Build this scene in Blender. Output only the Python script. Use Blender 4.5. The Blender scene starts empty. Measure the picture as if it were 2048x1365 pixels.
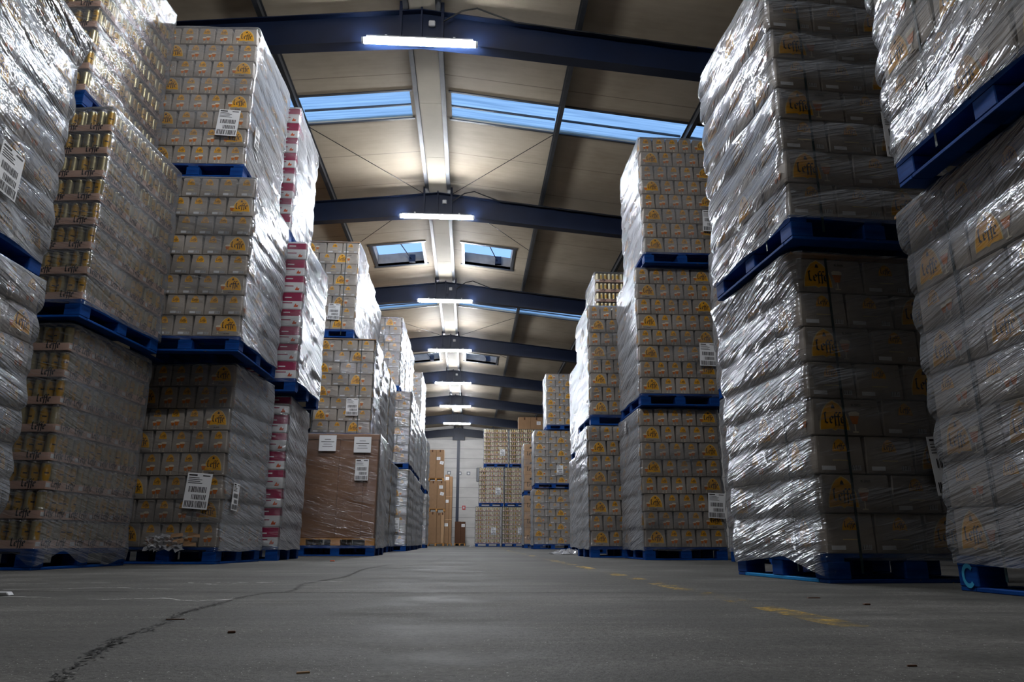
import bpy, bmesh, math, random
import numpy as np
from mathutils import Matrix, Vector

SC = bpy.context.scene
COL = SC.collection
rnd = random.Random(7)

# ---------------------------------------------------------------- camera
F_PX, CAM_H = 1450.0, 0.203
def cam_axes(vp, roll):
    y = np.array([(vp[0] - 1024) / F_PX, -(vp[1] - 682.5) / F_PX, 1.0]); y /= np.linalg.norm(y)
    b = math.sin(roll); r = math.hypot(y[0], y[2]); k = -b * y[1] / r; m = math.sqrt(1 - b * b - k * k)
    u = np.array([y[0], y[2]]) / r; v = np.array([y[2], -y[0]]) / r
    ac = k * u + m * v
    x = np.array([ac[0], b, ac[1]]); z = np.cross(x, y)
    if z[1] < 0: z = -z
    return np.stack([x, y, z], 1)          # world -> camera (right, up, forward)
R = cam_axes((937, 1085), -0.018)
cam_data = bpy.data.cameras.new('camera'); cam = bpy.data.objects.new('camera', cam_data); COL.objects.link(cam)
cam_data.sensor_width = 36.0; cam_data.sensor_fit = 'HORIZONTAL'; cam_data.lens = F_PX / 2048 * 36.0
cam_data.clip_start = 0.02; cam_data.clip_end = 300
M = Matrix.Identity(4)
for i in range(3):
    M[i][0] = R[0][i]; M[i][1] = R[1][i]; M[i][2] = -R[2][i]
M[2][3] = CAM_H
cam.matrix_world = M
SC.camera = cam

# ---------------------------------------------------------------- world, exposure
world = bpy.data.worlds.new('dusk_sky'); SC.world = world; world.use_nodes = True
bg = world.node_tree.nodes['Background']
bg.inputs[0].default_value = (0.30, 0.47, 0.80, 1); bg.inputs[1].default_value = 1.25
SC.view_settings.view_transform = 'Standard'; SC.view_settings.look = 'None'
SC.view_settings.exposure = 0.5; SC.view_settings.gamma = 1.0; SC.view_settings.use_curve_mapping = False
LAMP_STRENGTH = 260.0
cy = SC.cycles
cy.max_bounces = 7; cy.diffuse_bounces = 3; cy.glossy_bounces = 3; cy.transmission_bounces = 4
cy.transparent_max_bounces = 12; cy.caustics_reflective = False; cy.caustics_refractive = False
cy.sample_clamp_indirect = 4.0

# ---------------------------------------------------------------- materials
def srgb(r, g, b):
    f = lambda c: c / 12.92 if c <= 0.04045 else ((c + 0.055) / 1.055) ** 2.4
    return (f(r / 255), f(g / 255), f(b / 255), 1)
class NT:
    def __init__(s, name):
        s.m = bpy.data.materials.new(name); s.m.use_nodes = True; s.t = s.m.node_tree
        s.n = s.t.nodes; s.p = s.n.get('Principled BSDF'); s.out = s.n.get('Material Output')
    def add(s, kind, **kw):
        nd = s.n.new(kind)
        for k, v in kw.items(): setattr(nd, k, v)
        return nd
    def link(s, a, b): s.t.links.new(a, b)
    def math(s, op, a, b=None, clamp=False):
        nd = s.add('ShaderNodeMath', operation=op, use_clamp=clamp)
        for i, v in enumerate((a, b)):
            if v is None: continue
            if isinstance(v, (int, float)): nd.inputs[i].default_value = v
            else: s.link(v, nd.inputs[i])
        return nd.outputs[0]
    def noise(s, vec, scale, detail=3, rough=0.55):
        nd = s.add('ShaderNodeTexNoise'); nd.inputs['Scale'].default_value = scale
        nd.inputs['Detail'].default_value = detail; nd.inputs['Roughness'].default_value = rough
        if vec is not None: s.link(vec, nd.inputs['Vector'])
        return nd.outputs[0]
    def ramp(s, fac, stops):
        nd = s.add('ShaderNodeValToRGB'); e = nd.color_ramp.elements
        while len(e) < len(stops): e.new(0.5)
        for el, (p, c) in zip(e, stops): el.position = p; el.color = c
        s.link(fac, nd.inputs[0]); return nd.outputs[0]
    def scaled(s, vec, sc, loc=(0, 0, 0)):
        nd = s.add('ShaderNodeMapping'); nd.inputs['Scale'].default_value = sc; nd.inputs['Location'].default_value = loc
        s.link(vec, nd.inputs[0]); return nd.outputs[0]
    def bump(s, h, strength, dist):
        nd = s.add('ShaderNodeBump'); nd.inputs['Strength'].default_value = strength; nd.inputs['Distance'].default_value = dist
        s.link(h, nd.inputs['Height']); return nd.outputs[0]

def plain(name, col, rough=0.6, metal=0.0, spec=0.4, vary=0.0, nscale=12.0, coat=0.0):
    t = NT(name); p = t.p
    p.inputs['Base Color'].default_value = col; p.inputs['Roughness'].default_value = rough
    p.inputs['Metallic'].default_value = metal; p.inputs['Specular IOR Level'].default_value = spec
    if vary:
        co = t.add('ShaderNodeTexCoord').outputs['Object']
        n = t.noise(co, nscale, 4)
        lo = tuple(c * (1 - vary) for c in col[:3]) + (1,); hi = tuple(min(1, c * (1 + vary)) for c in col[:3]) + (1,)
        t.link(t.ramp(n, [(0.3, lo), (0.7, hi)]), p.inputs['Base Color'])
    return t.m

def carton_mat(name, col):
    t = NT(name); p = t.p
    co = t.add('ShaderNodeTexCoord').outputs['Object']
    n = t.noise(co, 9, 4)
    c = t.ramp(n, [(0.3, tuple(v * 0.9 for v in col[:3]) + (1,)), (0.7, tuple(v * 1.08 for v in col[:3]) + (1,))])
    oi = t.add('ShaderNodeObjectInfo').outputs['Random']
    hs = t.add('ShaderNodeHueSaturation'); t.link(c, hs.inputs['Color'])
    t.link(t.math('MULTIPLY_ADD', oi, 0.22), hs.inputs['Value']); hs.inputs['Value'].links[0].from_node.inputs[2].default_value = 0.89
    t.link(hs.outputs[0], p.inputs['Base Color'])
    p.inputs['Roughness'].default_value = 0.5; p.inputs['Specular IOR Level'].default_value = 0.35
    return t.m

M_CARTON = carton_mat('grey_carton_board', srgb(166, 156, 146))
M_YELLOW = plain('emblem_yellow', srgb(236, 168, 18), 0.5)
M_DARK = plain('print_dark', srgb(32, 26, 30), 0.6)
M_AMBER = plain('beer_amber', srgb(205, 112, 30), 0.5)
M_FOAM = plain('beer_foam', srgb(232, 220, 196), 0.6)
M_WHITE = plain('paper_white', srgb(232, 232, 234), 0.6)
M_CREAM = plain('emblem_border', srgb(226, 206, 150), 0.5)
M_MAGENTA = plain('magenta_print', srgb(160, 24, 78), 0.45)
M_RED = plain('orange_print', srgb(214, 92, 48), 0.5)
M_KRAFT = plain('kraft_board', srgb(150, 116, 84), 0.7, vary=0.08, nscale=5); M_KRAFTB = plain('brown_corrugated', srgb(142, 104, 76), 0.5, vary=0.06, nscale=5)
M_KRAFTP = plain('pale_kraft_board', srgb(188, 150, 112), 0.7, vary=0.06, nscale=5)
M_DKRAFT = plain('dark_kraft_board', srgb(84, 52, 30), 0.7, vary=0.08)
M_TRAY = plain('pink_tray_board', srgb(216, 176, 156), 0.6, vary=0.05)
M_GOLD = plain('can_gold_shaded', srgb(178, 166, 126), 0.33, metal=0.75, spec=0.5)  # gold of the near cans darkened to carry the shade between them
M_CANFAR = plain('pale_gold', srgb(216, 203, 166), 0.4, metal=0.3)
M_CANYEL = plain('can_yellow', srgb(186, 140, 28), 0.4, metal=0.2)
M_RIM = plain('can_rim', srgb(205, 205, 205), 0.25, metal=0.9)
M_STRAP = plain('green_strap', srgb(22, 48, 52), 0.4)
M_WOOD = plain('raw_wood', srgb(196, 140, 74), 0.7, vary=0.2, nscale=8)
M_NAVY = plain('navy_steel', srgb(13, 27, 54), 0.45, spec=0.4, vary=0.15, nscale=3)
M_ZINC = plain('zinc_steel', srgb(82, 84, 88), 0.4, metal=0.5, vary=0.15, nscale=4)
M_BLACK = plain('black_rubber', srgb(14, 14, 16), 0.6)
M_LGREY = plain('light_grey_plastic', srgb(190, 192, 195), 0.5)
M_REDSIGN = plain('red_sign', srgb(190, 30, 36), 0.5)
MATS = [M_CARTON, M_YELLOW, M_DARK, M_AMBER, M_FOAM, M_WHITE, M_CREAM, M_MAGENTA, M_RED, M_KRAFT, M_KRAFTP, M_TRAY, M_GOLD, M_RIM, M_CANFAR, M_CANYEL]
(CART, YEL, DRK, AMB, FOA, WHI, CRE, MAG, ORG, KRA, KRP, TRY, GLD, RIM, GLF, CYE) = range(16)

def blue_wood(name, col, hi):
    t = NT(name); co = t.add('ShaderNodeTexCoord').outputs['Object']
    n = t.noise(t.scaled(co, (6, 6, 30)), 1.0, 4)
    n2 = t.noise(co, 7, 4, 0.7)
    c = t.ramp(n, [(0.3, col), (0.75, hi)])
    mx = t.add('ShaderNodeMix', data_type='RGBA'); t.link(c, mx.inputs[6]); mx.inputs[7].default_value = srgb(120, 104, 84)
    t.link(t.math('GREATER_THAN', n2, 0.68), mx.inputs[0])
    t.link(mx.outputs[2], t.p.inputs['Base Color']); t.p.inputs['Roughness'].default_value = 0.65; t.p.inputs['Specular IOR Level'].default_value = 0.15
    t.link(t.bump(n, 0.3, 0.004), t.p.inputs['Normal'])
    return t.m
M_PALLET = blue_wood('pallet_blue', srgb(4, 48, 114), srgb(10, 76, 154))
M_PALLETL = blue_wood('pallet_bright_blue', srgb(18, 120, 190), srgb(50, 160, 220))

def film_mat(name, lo=0.0, thin=1.0):
    t = NT(name); t.n.remove(t.p)
    uv = t.add('ShaderNodeUVMap').outputs[0]
    oi = t.add('ShaderNodeObjectInfo').outputs['Random']
    sh = t.add('ShaderNodeVectorMath', operation='ADD'); t.link(uv, sh.inputs[0])
    cb = t.add('ShaderNodeCombineXYZ'); t.link(t.math('MULTIPLY', oi, 37.0), cb.inputs[0]); t.link(t.math('MULTIPLY', oi, 91.0), cb.inputs[1])
    t.link(cb.outputs[0], sh.inputs[1])
    rot = t.add('ShaderNodeVectorRotate', rotation_type='Z_AXIS'); rot.inputs['Angle'].default_value = math.radians(13)
    t.link(sh.outputs[0], rot.inputs['Vector'])
    v = rot.outputs[0]
    s1 = t.noise(t.scaled(v, (1.1, 15, 1)), 1.0, 4, 0.6)
    s2 = t.noise(t.scaled(v, (3.0, 75, 1)), 1.0, 2, 0.5)
    wr = t.noise(t.scaled(v, (5.0, 9.0, 1)), 1.0, 4, 0.6)
    pt = t.noise(t.scaled(v, (1.3, 2.4, 1)), 1.0, 3, 0.55)
    h = t.math('ADD', t.math('MULTIPLY', s1, 1.1), t.math('ADD', t.math('MULTIPLY', s2, 0.2), t.math('MULTIPLY', wr, 0.4)))
    cr = t.noise(t.scaled(v, (2.2, 26, 1), (5, 3, 0)), 1.0, 3, 0.55)
    rd = t.math('POWER', t.math('SUBTRACT', 1.0, t.math('ABSOLUTE', t.math('MULTIPLY_ADD', cr, 4.0)), True), 2.0)
    rd.node.inputs[0].links[0].from_node.inputs[1].links[0].from_node.inputs[0].links[0].from_node.inputs[2].default_value = -2.0
    kn = t.noise(t.scaled(v, (16, 34, 1), (1, 7, 0)), 1.0, 3, 0.6)
    h = t.math('ADD', h, t.math('ADD', t.math('MULTIPLY', rd, 0.13), t.math('MULTIPLY', kn, 0.07)))
    nrm = t.bump(h, 1.0, 0.032)
    lw = t.add('ShaderNodeLayerWeight'); lw.inputs['Blend'].default_value = 0.5
    g = lambda x: (x, x, x, 1)
    fac = t.ramp(lw.outputs['Facing'], [(0.0, g(0.03 + lo)), (0.14, g(0.09 + lo)), (0.36, g(0.46 * thin + lo)), (0.6, g(0.76 * thin)), (0.75, g(0.88 * thin)), (1.0, g(0.96))])
    op = t.math('ADD', fac, t.math('MULTIPLY_ADD', s1, 0.24)); op.node.inputs[1].links[0].from_node.inputs[2].default_value = -0.12
    op2 = t.math('ADD', op, t.math('MULTIPLY_ADD', pt, 1.15 if thin == 1 else 0.5)); op2.node.inputs[1].links[0].from_node.inputs[2].default_value = -0.55 if thin == 1 else -0.26
    fine = t.math('MULTIPLY', t.math('SUBTRACT', s2, 0.56, True), 1.6)
    op3 = t.math('ADD', op2, fine, True)
    op4 = t.math('MAXIMUM', op3, 0.05)
    df = t.add('ShaderNodeBsdfDiffuse'); df.inputs[0].default_value = (0.30, 0.315, 0.34, 1); t.link(nrm, df.inputs['Normal'])
    gl = t.add('ShaderNodeBsdfGlossy'); gl.inputs['Roughness'].default_value = 0.15; gl.inputs[0].default_value = (0.92, 0.95, 1.0, 1); t.link(nrm, gl.inputs['Normal'])
    mx = t.add('ShaderNodeMixShader'); mx.inputs[0].default_value = 0.40; t.link(df.outputs[0], mx.inputs[1]); t.link(gl.outputs[0], mx.inputs[2])
    tr = t.add('ShaderNodeBsdfTransparent')
    m2 = t.add('ShaderNodeMixShader'); t.link(op4, m2.inputs[0]); t.link(tr.outputs[0], m2.inputs[1]); t.link(mx.outputs[0], m2.inputs[2])
    t.link(m2.outputs[0], t.out.inputs[0])
    return t.m
M_FILM = film_mat('stretch_film'); M_FILM_THIN = film_mat('thin_stretch_film', 0.02, 0.82); M_FILM_THICK = film_mat('thick_stretch_film', 0.26)

# ---------------------------------------------------------------- mesh helpers
class MB:
    def __init__(s): s.v = []; s.f = []; s.m = []; s.smooth = False
    def poly(s, pts, mi=0):
        b = len(s.v); s.v += [tuple(p) for p in pts]; s.f.append(list(range(b, b + len(pts)))); s.m.append(mi)
    def box(s, lo, hi, mi=0, X=None):
        (a, b, c), (d, e, g) = lo, hi
        p = [(a, b, c), (d, b, c), (d, e, c), (a, e, c), (a, b, g), (d, b, g), (d, e, g), (a, e, g)]
        if X is not None: p = [tuple(X @ Vector(q)) for q in p]
        k = len(s.v); s.v += p
        for q in ((0, 3, 2, 1), (4, 5, 6, 7), (0, 1, 5, 4), (1, 2, 6, 5), (2, 3, 7, 6), (3, 0, 4, 7)):
            s.f.append([k + i for i in q]); s.m.append(mi)
    def lathe(s, prof, n=16, mi=0, mfun=None, c=(0, 0, 0)):
        k = len(s.v)
        for r, z in prof:
            for i in range(n):
                a = 2 * math.pi * i / n; s.v.append((c[0] + r * math.cos(a), c[1] + r * math.sin(a), c[2] + z))
        for j in range(len(prof) - 1):
            for i in range(n):
                i2 = (i + 1) % n
                s.f.append([k + j * n + i, k + j * n + i2, k + (j + 1) * n + i2, k + (j + 1) * n + i])
                s.m.append(mfun(j, i) if mfun else mi)
        s.f.append([k + (len(prof) - 1) * n + i for i in range(n)]); s.m.append(mfun(len(prof) - 2, 0) if mfun else mi)
    def tube(s, pts, r, n=6, mi=0):
        pts = [Vector(p) for p in pts]; k = len(s.v)
        for j, p in enumerate(pts):
            d = (pts[min(j + 1, len(pts) - 1)] - pts[max(j - 1, 0)]).normalized()
            a = d.cross(Vector((0.13, 0.21, 0.97))).normalized(); b = d.cross(a)
            for i in range(n):
                t = 2 * math.pi * i / n; s.v.append(tuple(p + a * r * math.cos(t) + b * r * math.sin(t)))
        for j in range(len(pts) - 1):
            for i in range(n):
                i2 = (i + 1) % n
                s.f.append([k + j * n + i, k + j * n + i2, k + (j + 1) * n + i2, k + (j + 1) * n + i]); s.m.append(mi)
        s.f.append([k + i for i in range(n)][::-1]); s.m.append(mi)
        s.f.append([k + (len(pts) - 1) * n + i for i in range(n)]); s.m.append(mi)
    def mesh(s, name, mats):
        me = bpy.data.meshes.new(name); me.from_pydata(s.v, [], s.f)
        used = sorted(set(s.m)); idx = {u: i for i, u in enumerate(used)}
        for u in used: me.materials.append(mats[u])
        me.polygons.foreach_set('material_index', [idx[i] for i in s.m])
        if s.smooth: me.polygons.foreach_set('use_smooth', [True] * len(s.f))
        me.update(); return me

def link(name, data, parent=None, loc=(0, 0, 0), rz=0.0):
    o = bpy.data.objects.new(name, data); COL.objects.link(o)
    if parent is not None: o.parent = parent
    o.location = loc; o.rotation_euler = (0, 0, rz)
    return o
def obj(name, mb, mats, parent=None, loc=(0, 0, 0), rz=0.0):
    return link(name, mb.mesh(name, mats if isinstance(mats, list) else [mats]), parent, loc, rz)
def tag(o, label, cat, group=None):
    o['label'] = label; o['category'] = cat
    if group: o['group'] = group
    return o
def struct(name, mb, mats, **k):
    o = obj(name, mb, mats, **k); o['kind'] = 'structure'; return o

# ---------------------------------------------------------------- printed marks
GLYPH = {
 'L': (0.86, [[(0.02, 1.32), (0.26, 1.58), (0.46, 1.46)], [(0.26, 1.5), (0.26, 0.2)], [(0.08, 0.12), (0.26, 0.2), (0.56, 0.0), (0.86, 0.26)], [(0.08, 0.75), (0.26, 0.95)]]),
 'e': (0.62, [[(0.12, 0.84), (0.12, 0.18), (0.34, 0.0), (0.58, 0.2)], [(0.12, 0.84), (0.36, 1.02), (0.56, 0.82), (0.52, 0.62), (0.14, 0.46)]]),
 'f': (0.52, [[(0.14, -0.5), (0.26, -0.34), (0.26, 1.3), (0.46, 1.6), (0.66, 1.44)], [(0.02, 0.94), (0.54, 0.94)]]),
}
def word_quads(word, x, z, size, nib=0.15):
    """blackletter strokes of a broad nib: list of quads (x, z); size = x height"""
    out = []; w = nib * size * 0.72
    for ch in word:
        adv, strokes = GLYPH[ch]
        for st in strokes:
            for (a, b), (c, d) in zip(st, st[1:]):
                p = (x + a * size, z + b * size); q = (x + c * size, z + d * size)
                out.append([(p[0] - w, p[1] - w * .8), (p[0] + w, p[1] + w * .8), (q[0] + w, q[1] + w * .8), (q[0] - w, q[1] - w * .8)])
        x += adv * size
    return out
def word_width(word, size): return sum(GLYPH[c][0] for c in word) * size

def arch_pts(cx, base, w, h, n=9):
    L = []
    for i in range(n + 1):
        t = i / n; L.append((cx + w / 2 * max(0.0, 1 - t ** 2.0) ** 0.6, base + h * t))
    pts = L + [(2 * cx - a, b) for a, b in L[::-1][1:]]
    k = h * 0.04
    return pts + [(cx - w * .33, base + k * .4), (cx - w * .1, base + k), (cx, base - k * .5), (cx + w * .1, base + k), (cx + w * .33, base + k * .4)]

class Face:
    """2-D drawing area on one side of a carton; u to the right, v up, both in metres"""
    def __init__(s, mb, fn): s.mb = mb; s.fn = fn
    def poly(s, pts, mi, lv): s.mb.poly([s.fn(u, v, 0.0012 + 0.0006 * lv) for u, v in pts], mi)
    def rect(s, u0, v0, u1, v1, mi, lv): s.poly([(u0, v0), (u1, v0), (u1, v1), (u0, v1)], mi, lv)
    def emblem(s, cx, base, w, h, big=True):
        if big: s.poly(arch_pts(cx, base - h * .02, w * 1.07, h * 1.06), CRE, 0)
        s.poly(arch_pts(cx, base, w, h), YEL, 1)
        size = w * .74 / word_width('Leffe', 1.0)
        for q in word_quads('Leffe', cx - w * .37, base + h * .22, size): s.poly(q, DRK, 2)
        if big:
            s.poly([(cx - w * .07, base + h * .74), (cx + w * .07, base + h * .74), (cx + w * .045, base + h * .84), (cx, base + h * .9), (cx - w * .045, base + h * .84)], DRK, 2)
            s.rect(cx + w * .02, base + h * .15, cx + w * .38, base + h * .165, DRK, 2)
    def glass(s, cx, base, h, lv=3):
        w = h * .3
        s.poly([(cx - w * .9, base + h * .86), (cx - w * .42, base + h * .42), (cx + w * .42, base + h * .42), (cx + w * .9, base + h * .86)], AMB, lv)
        s.poly([(cx - w * .9, base + h * .84), (cx + w * .9, base + h * .84), (cx + w, base + h * .98), (cx + w * .5, base + h * 1.06), (cx - w * .5, base + h * 1.06), (cx - w, base + h * .98)], FOA, lv + .5)
        s.rect(cx - w * .1, base + h * .06, cx + w * .1, base + h * .42, FOA, lv)
        s.rect(cx - w * .5, base, cx + w * .5, base + h * .06, FOA, lv)
    def letters(s, cx, base, h, text, lv=1, sp=1.3):
        SEG = {'B': 'lrtmb', 'L': 'lb', 'O': 'lrtb', 'N': 'lrd', 'D': 'lrtb', 'E': 'ltmb'}
        w = h * .62; u = cx - len(text) * w * sp / 2; k = h * .17
        for ch in text:
            for c in SEG[ch]:
                if c == 'l': s.rect(u, base, u + k, base + h, DRK, lv)
                if c == 'r': s.rect(u + w - k, base, u + w, base + h, DRK, lv)
                if c == 't': s.rect(u, base + h - k, u + w, base + h, DRK, lv)
                if c == 'm': s.rect(u, base + h / 2 - k / 2, u + w * .85, base + h / 2 + k / 2, DRK, lv)
                if c == 'b': s.rect(u, base, u + w, base + k, DRK, lv)
                if c == 'd': s.poly([(u, base + h), (u + k, base + h), (u + w, base), (u + w - k, base)], DRK, lv)
            u += w * sp
    def barcode(s, u0, v0, u1, v1, lv=1, bars=9):
        s.rect(u0, v0, u1, v1, WHI, lv)
        r = random.Random(int(u0 * 1000)); d = (u1 - u0) / bars
        for i in range(bars): s.rect(u0 + d * (i + .15), v0 + .1 * (v1 - v0), u0 + d * (i + .35 + .4 * r.random()), v1, DRK, lv + 1)
    def draw(s, kind, w, h):
        if kind == 'n1a':
            s.emblem(0, h * .62, w * .42, h * .34, False)
            s.glass(-w * .11, h * .07, h * .34, 1); s.glass(w * .11, h * .05, h * .42, 3)
        elif kind == 'n1b':
            s.emblem(0, h * .62, w * .42, h * .34, False)
            s.rect(-w * .16, h * .33, w * .16, h * .36, CRE, 1)
            s.rect(-w * .22, h * .08, w * .08, h * .20, WHI, 1); s.barcode(w * .12, h * .08, w * .36, h * .20)
        elif kind == 'w1':
            s.emblem(w * .06, h * .24, w * .62, h * .68)
            s.glass(-w * .28, h * .10, h * .40, 3); s.letters(w * .04, h * .10, h * .055, 'BLONDE')
        elif kind == 'n2':
            s.emblem(0, h * .58, w * .30, h * .34, False)
            s.rect(-w * .16, h * .34, w * .16, h * .365, CRE, 1)
            s.rect(-w * .40, h * .09, -w * .12, h * .20, WHI, 1); s.barcode(w * .22, h * .09, w * .40, h * .22)
        elif kind == 'n2g':
            s.emblem(-w * .12, h * .56, w * .30, h * .36, False)
            s.glass(w * .10, h * .10, h * .34, 1); s.glass(w * .24, h * .08, h * .40, 3)
        elif kind == 'w2':
            s.emblem(-w * .19, h * .15, w * .40, h * .78)
            s.glass(w * .10, h * .08, h * .54, 3); s.letters(w * .15, h * .80, h * .06, 'BLONDE')
        elif kind in ('m1', 'm2'):
            t = .48 if kind == 'm1' else .60
            s.rect(-w * .495, h * t, w * .495, h * .985, MAG, 0)
            s.rect(-w * .12, h * (t + .18), w * .12, h * (t + .24), WHI, 1)
            s.rect(-w * .2, h * .34, w * .16, h * .39, MAG, 1)
            s.poly([(w * .22, h * .12), (w * .36, h * .12), (w * .38, h * .26), (w * .32, h * .22), (w * .29, h * .34), (w * .24, h * .22)], ORG, 1)
        elif kind == 'k':
            size = w * .62 / word_width('Leffe', 1.0)
            for q in word_quads('Leffe', -w * .31, h * .52, size): s.poly(q, DRK, 1)
            s.rect(w * .08, h * .16, w * .34, h * .26, WHI, 1)
        elif kind == 'k2':
            s.poly(arch_pts(0, h * .38, w * .22, h * .28), DRK, 0)

def bevel_box(mb, w, d, h, mi, taper=1.0, bev=0.006):
    bm = bmesh.new(); bmesh.ops.create_cube(bm, size=1)
    for v in bm.verts:
        top = v.co.z > 0
        v.co = Vector((v.co.x * w * (taper if top else 1), v.co.y * d, (v.co.z + .5) * h))
    bmesh.ops.bevel(bm, geom=list(bm.edges), offset=bev, segments=1, affect='EDGES')
    k = len(mb.v); bm.verts.index_update()
    mb.v += [tuple(v.co) for v in bm.verts]
    for f in bm.faces: mb.f.append([k + v.index for v in f.verts]); mb.m.append(mi)
    bm.free()

CACHE = {}
def carton_mesh(w, d, h, front, side_kind=None, side=1, body=CART, taper=0.955):
    key = (round(w, 3), round(d, 3), round(h, 3), front, side_kind, side, body)
    if key not in CACHE:
        mb = MB(); bevel_box(mb, w, d, h, body, taper)
        if front: Face(mb, lambda u, v, o: (u, -d / 2 - o, v)).draw(front, w, h)
        if side_kind:
            fn = (lambda u, v, o: (w / 2 + o, u, v)) if side > 0 else (lambda u, v, o: (-w / 2 - o, -u, v))
            Face(mb, fn).draw(side_kind, d, h)
        CACHE[key] = mb.mesh('carton', MATS)
    return CACHE[key]

def can_mesh():
    if 'can' not in CACHE:
        mb = MB(); n = 28
        prof = [(.026, 0), (.0345, .008)] + [(.0345, .008 + .011 * i) for i in range(1, 17)] + [(.028, .196), (.0285, .2), (.025, .198)]
        def mf(j, i):
            if j >= 17 or j < 1: return RIM
            a = 2 * math.pi * (i + .5) / n; da = math.atan2(math.sin(a + math.pi / 2), math.cos(a + math.pi / 2))
            z = .008 + .011 * (j + .5 - 1)
            if (da / .95) ** 2 + ((z - .115) / .062) ** 2 < 1: return DRK if (abs(z - .112) < .006 and abs(da) < .55) else CYE
            return GLD
        mb.smooth = True; mb.lathe(prof, n, mfun=mf); CACHE['can'] = mb.mesh('can', MATS)
    return CACHE['can']
def tray_mesh(w, d, far=False, side=1, h=0.058):
    key = ('tray', round(w, 3), round(d, 3), far, side)
    if key not in CACHE:
        mb = MB(); t = .004
        mb.box((-w / 2, -d / 2, 0), (w / 2, d / 2, t), TRY)
        mb.box((-w / 2, -d / 2, t), (w / 2, -d / 2 + t, h), TRY); mb.box((-w / 2, d / 2 - t, t), (w / 2, d / 2, h), TRY)
        mb.box((-w / 2, -d / 2 + t, t), (-w / 2 + t, d / 2 - t, h), TRY); mb.box((w / 2 - t, -d / 2 + t, t), (w / 2, d / 2 - t, h), TRY)
        for fn, L in ((lambda u, v, o: (u, -d / 2 - o, v), w), (lambda u, v, o: (side * (w / 2 + o), side * u, v), d)):
            f = Face(mb, fn); size = .11 / word_width('Leffe', 1.0)
            for c in (-.22, .22):
                for q in word_quads('Leffe', c * L - .045, h * .3, size, .18): f.poly(q, DRK, 0)
            f.rect(-.49 * L, h * .25, -.36 * L, h * .8, WHI, 0)
        if far:
            nx = max(1, round(w / .085)); ny = max(1, round(d / .085))
            for i in range(nx):
                for j in range(ny):
                    if j > 0 and i != (nx - 1 if side > 0 else 0): continue
                    c = (-w / 2 + .042 + (w - .084) * i / max(1, nx - 1), -d / 2 + .042 + (d - .084) * j / max(1, ny - 1), .005)
                    a = (i * 7 + j * 3) % 3
                    mb.lathe([(.034, 0), (.034, .07), (.034, .15), (.034, .18), (.026, .195)], 8, mfun=lambda J, I: RIM if J >= 3 else (CYE if (J == 1 and a and I in (5, 4 + a)) else GLF), c=c)
        CACHE[key] = mb.mesh('can_tray', MATS)
    return CACHE[key]

# ---------------------------------------------------------------- pallets
PH = 0.150
def pallet_meshes(W, D):
    key = ('pal', round(W, 3), round(D, 3))
    if key not in CACHE:
        deck = MB(); nb = 9; bw = D / nb
        for i in range(nb): deck.box((-W / 2, -D / 2 + i * bw + .008, PH - .022), (W / 2, -D / 2 + (i + 1) * bw - .008, PH))
        for x in (-W / 2, -.05, W / 2 - .1): deck.box((x, -D / 2 + .004, PH - .042), (x + .1, D / 2 - .004, PH - .0225))
        blk = MB(); bevel_box(blk, .13, .13, .088, 0, 1, .004)
        bx = MB(); bevel_box(bx, W - .006, .10, .0195, 0, 1, .003)
        by = MB(); bevel_box(by, .10, D - .21, .0195, 0, 1, .003)
        CACHE[key] = (deck.mesh('pallet', [M_PALLET]), blk.mesh('block', [M_PALLET]), bx.mesh('bottom_board', [M_PALLET]), by.mesh('bottom_board', [M_PALLET]))
    return CACHE[key]
def far_pallet(W, D):
    key = ('fpal', round(W, 3), round(D, 3))
    if key not in CACHE:
        mb = MB()
        mb.box((-W / 2, -D / 2, PH - .04), (W / 2, D / 2, PH))
        for x in (-W / 2, -.065, W / 2 - .13):
            for y in (-D / 2, -.065, D / 2 - .13): mb.box((x, y, .02), (x + .13, y + .13, PH - .04))
        for y in (-D / 2, -.05, D / 2 - .1): mb.box((-W / 2, y, 0), (W / 2, y + .1, .02))
        CACHE[key] = mb.mesh('pallet', [M_PALLET])
    return CACHE[key]
def add_pallet(root, W, D, near):
    if not near: return link('pallet', far_pallet(W, D), root)
    deck, blk, bx, by = pallet_meshes(W, D)
    p = link('pallet', deck, root)
    for x in (-W / 2 + .066, 0, W / 2 - .066):
        for y in (-D / 2 + .066, 0, D / 2 - .066): link('block', blk, p, (x, y, .0198))
    for y in (-D / 2 + .051, 0, D / 2 - .051): link('bottom_board', bx, p, (0, y, 0))
    for x in (-W / 2 + .052, W / 2 - .052): link('bottom_board', by, p, (x, 0, 0))
    return p

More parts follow.
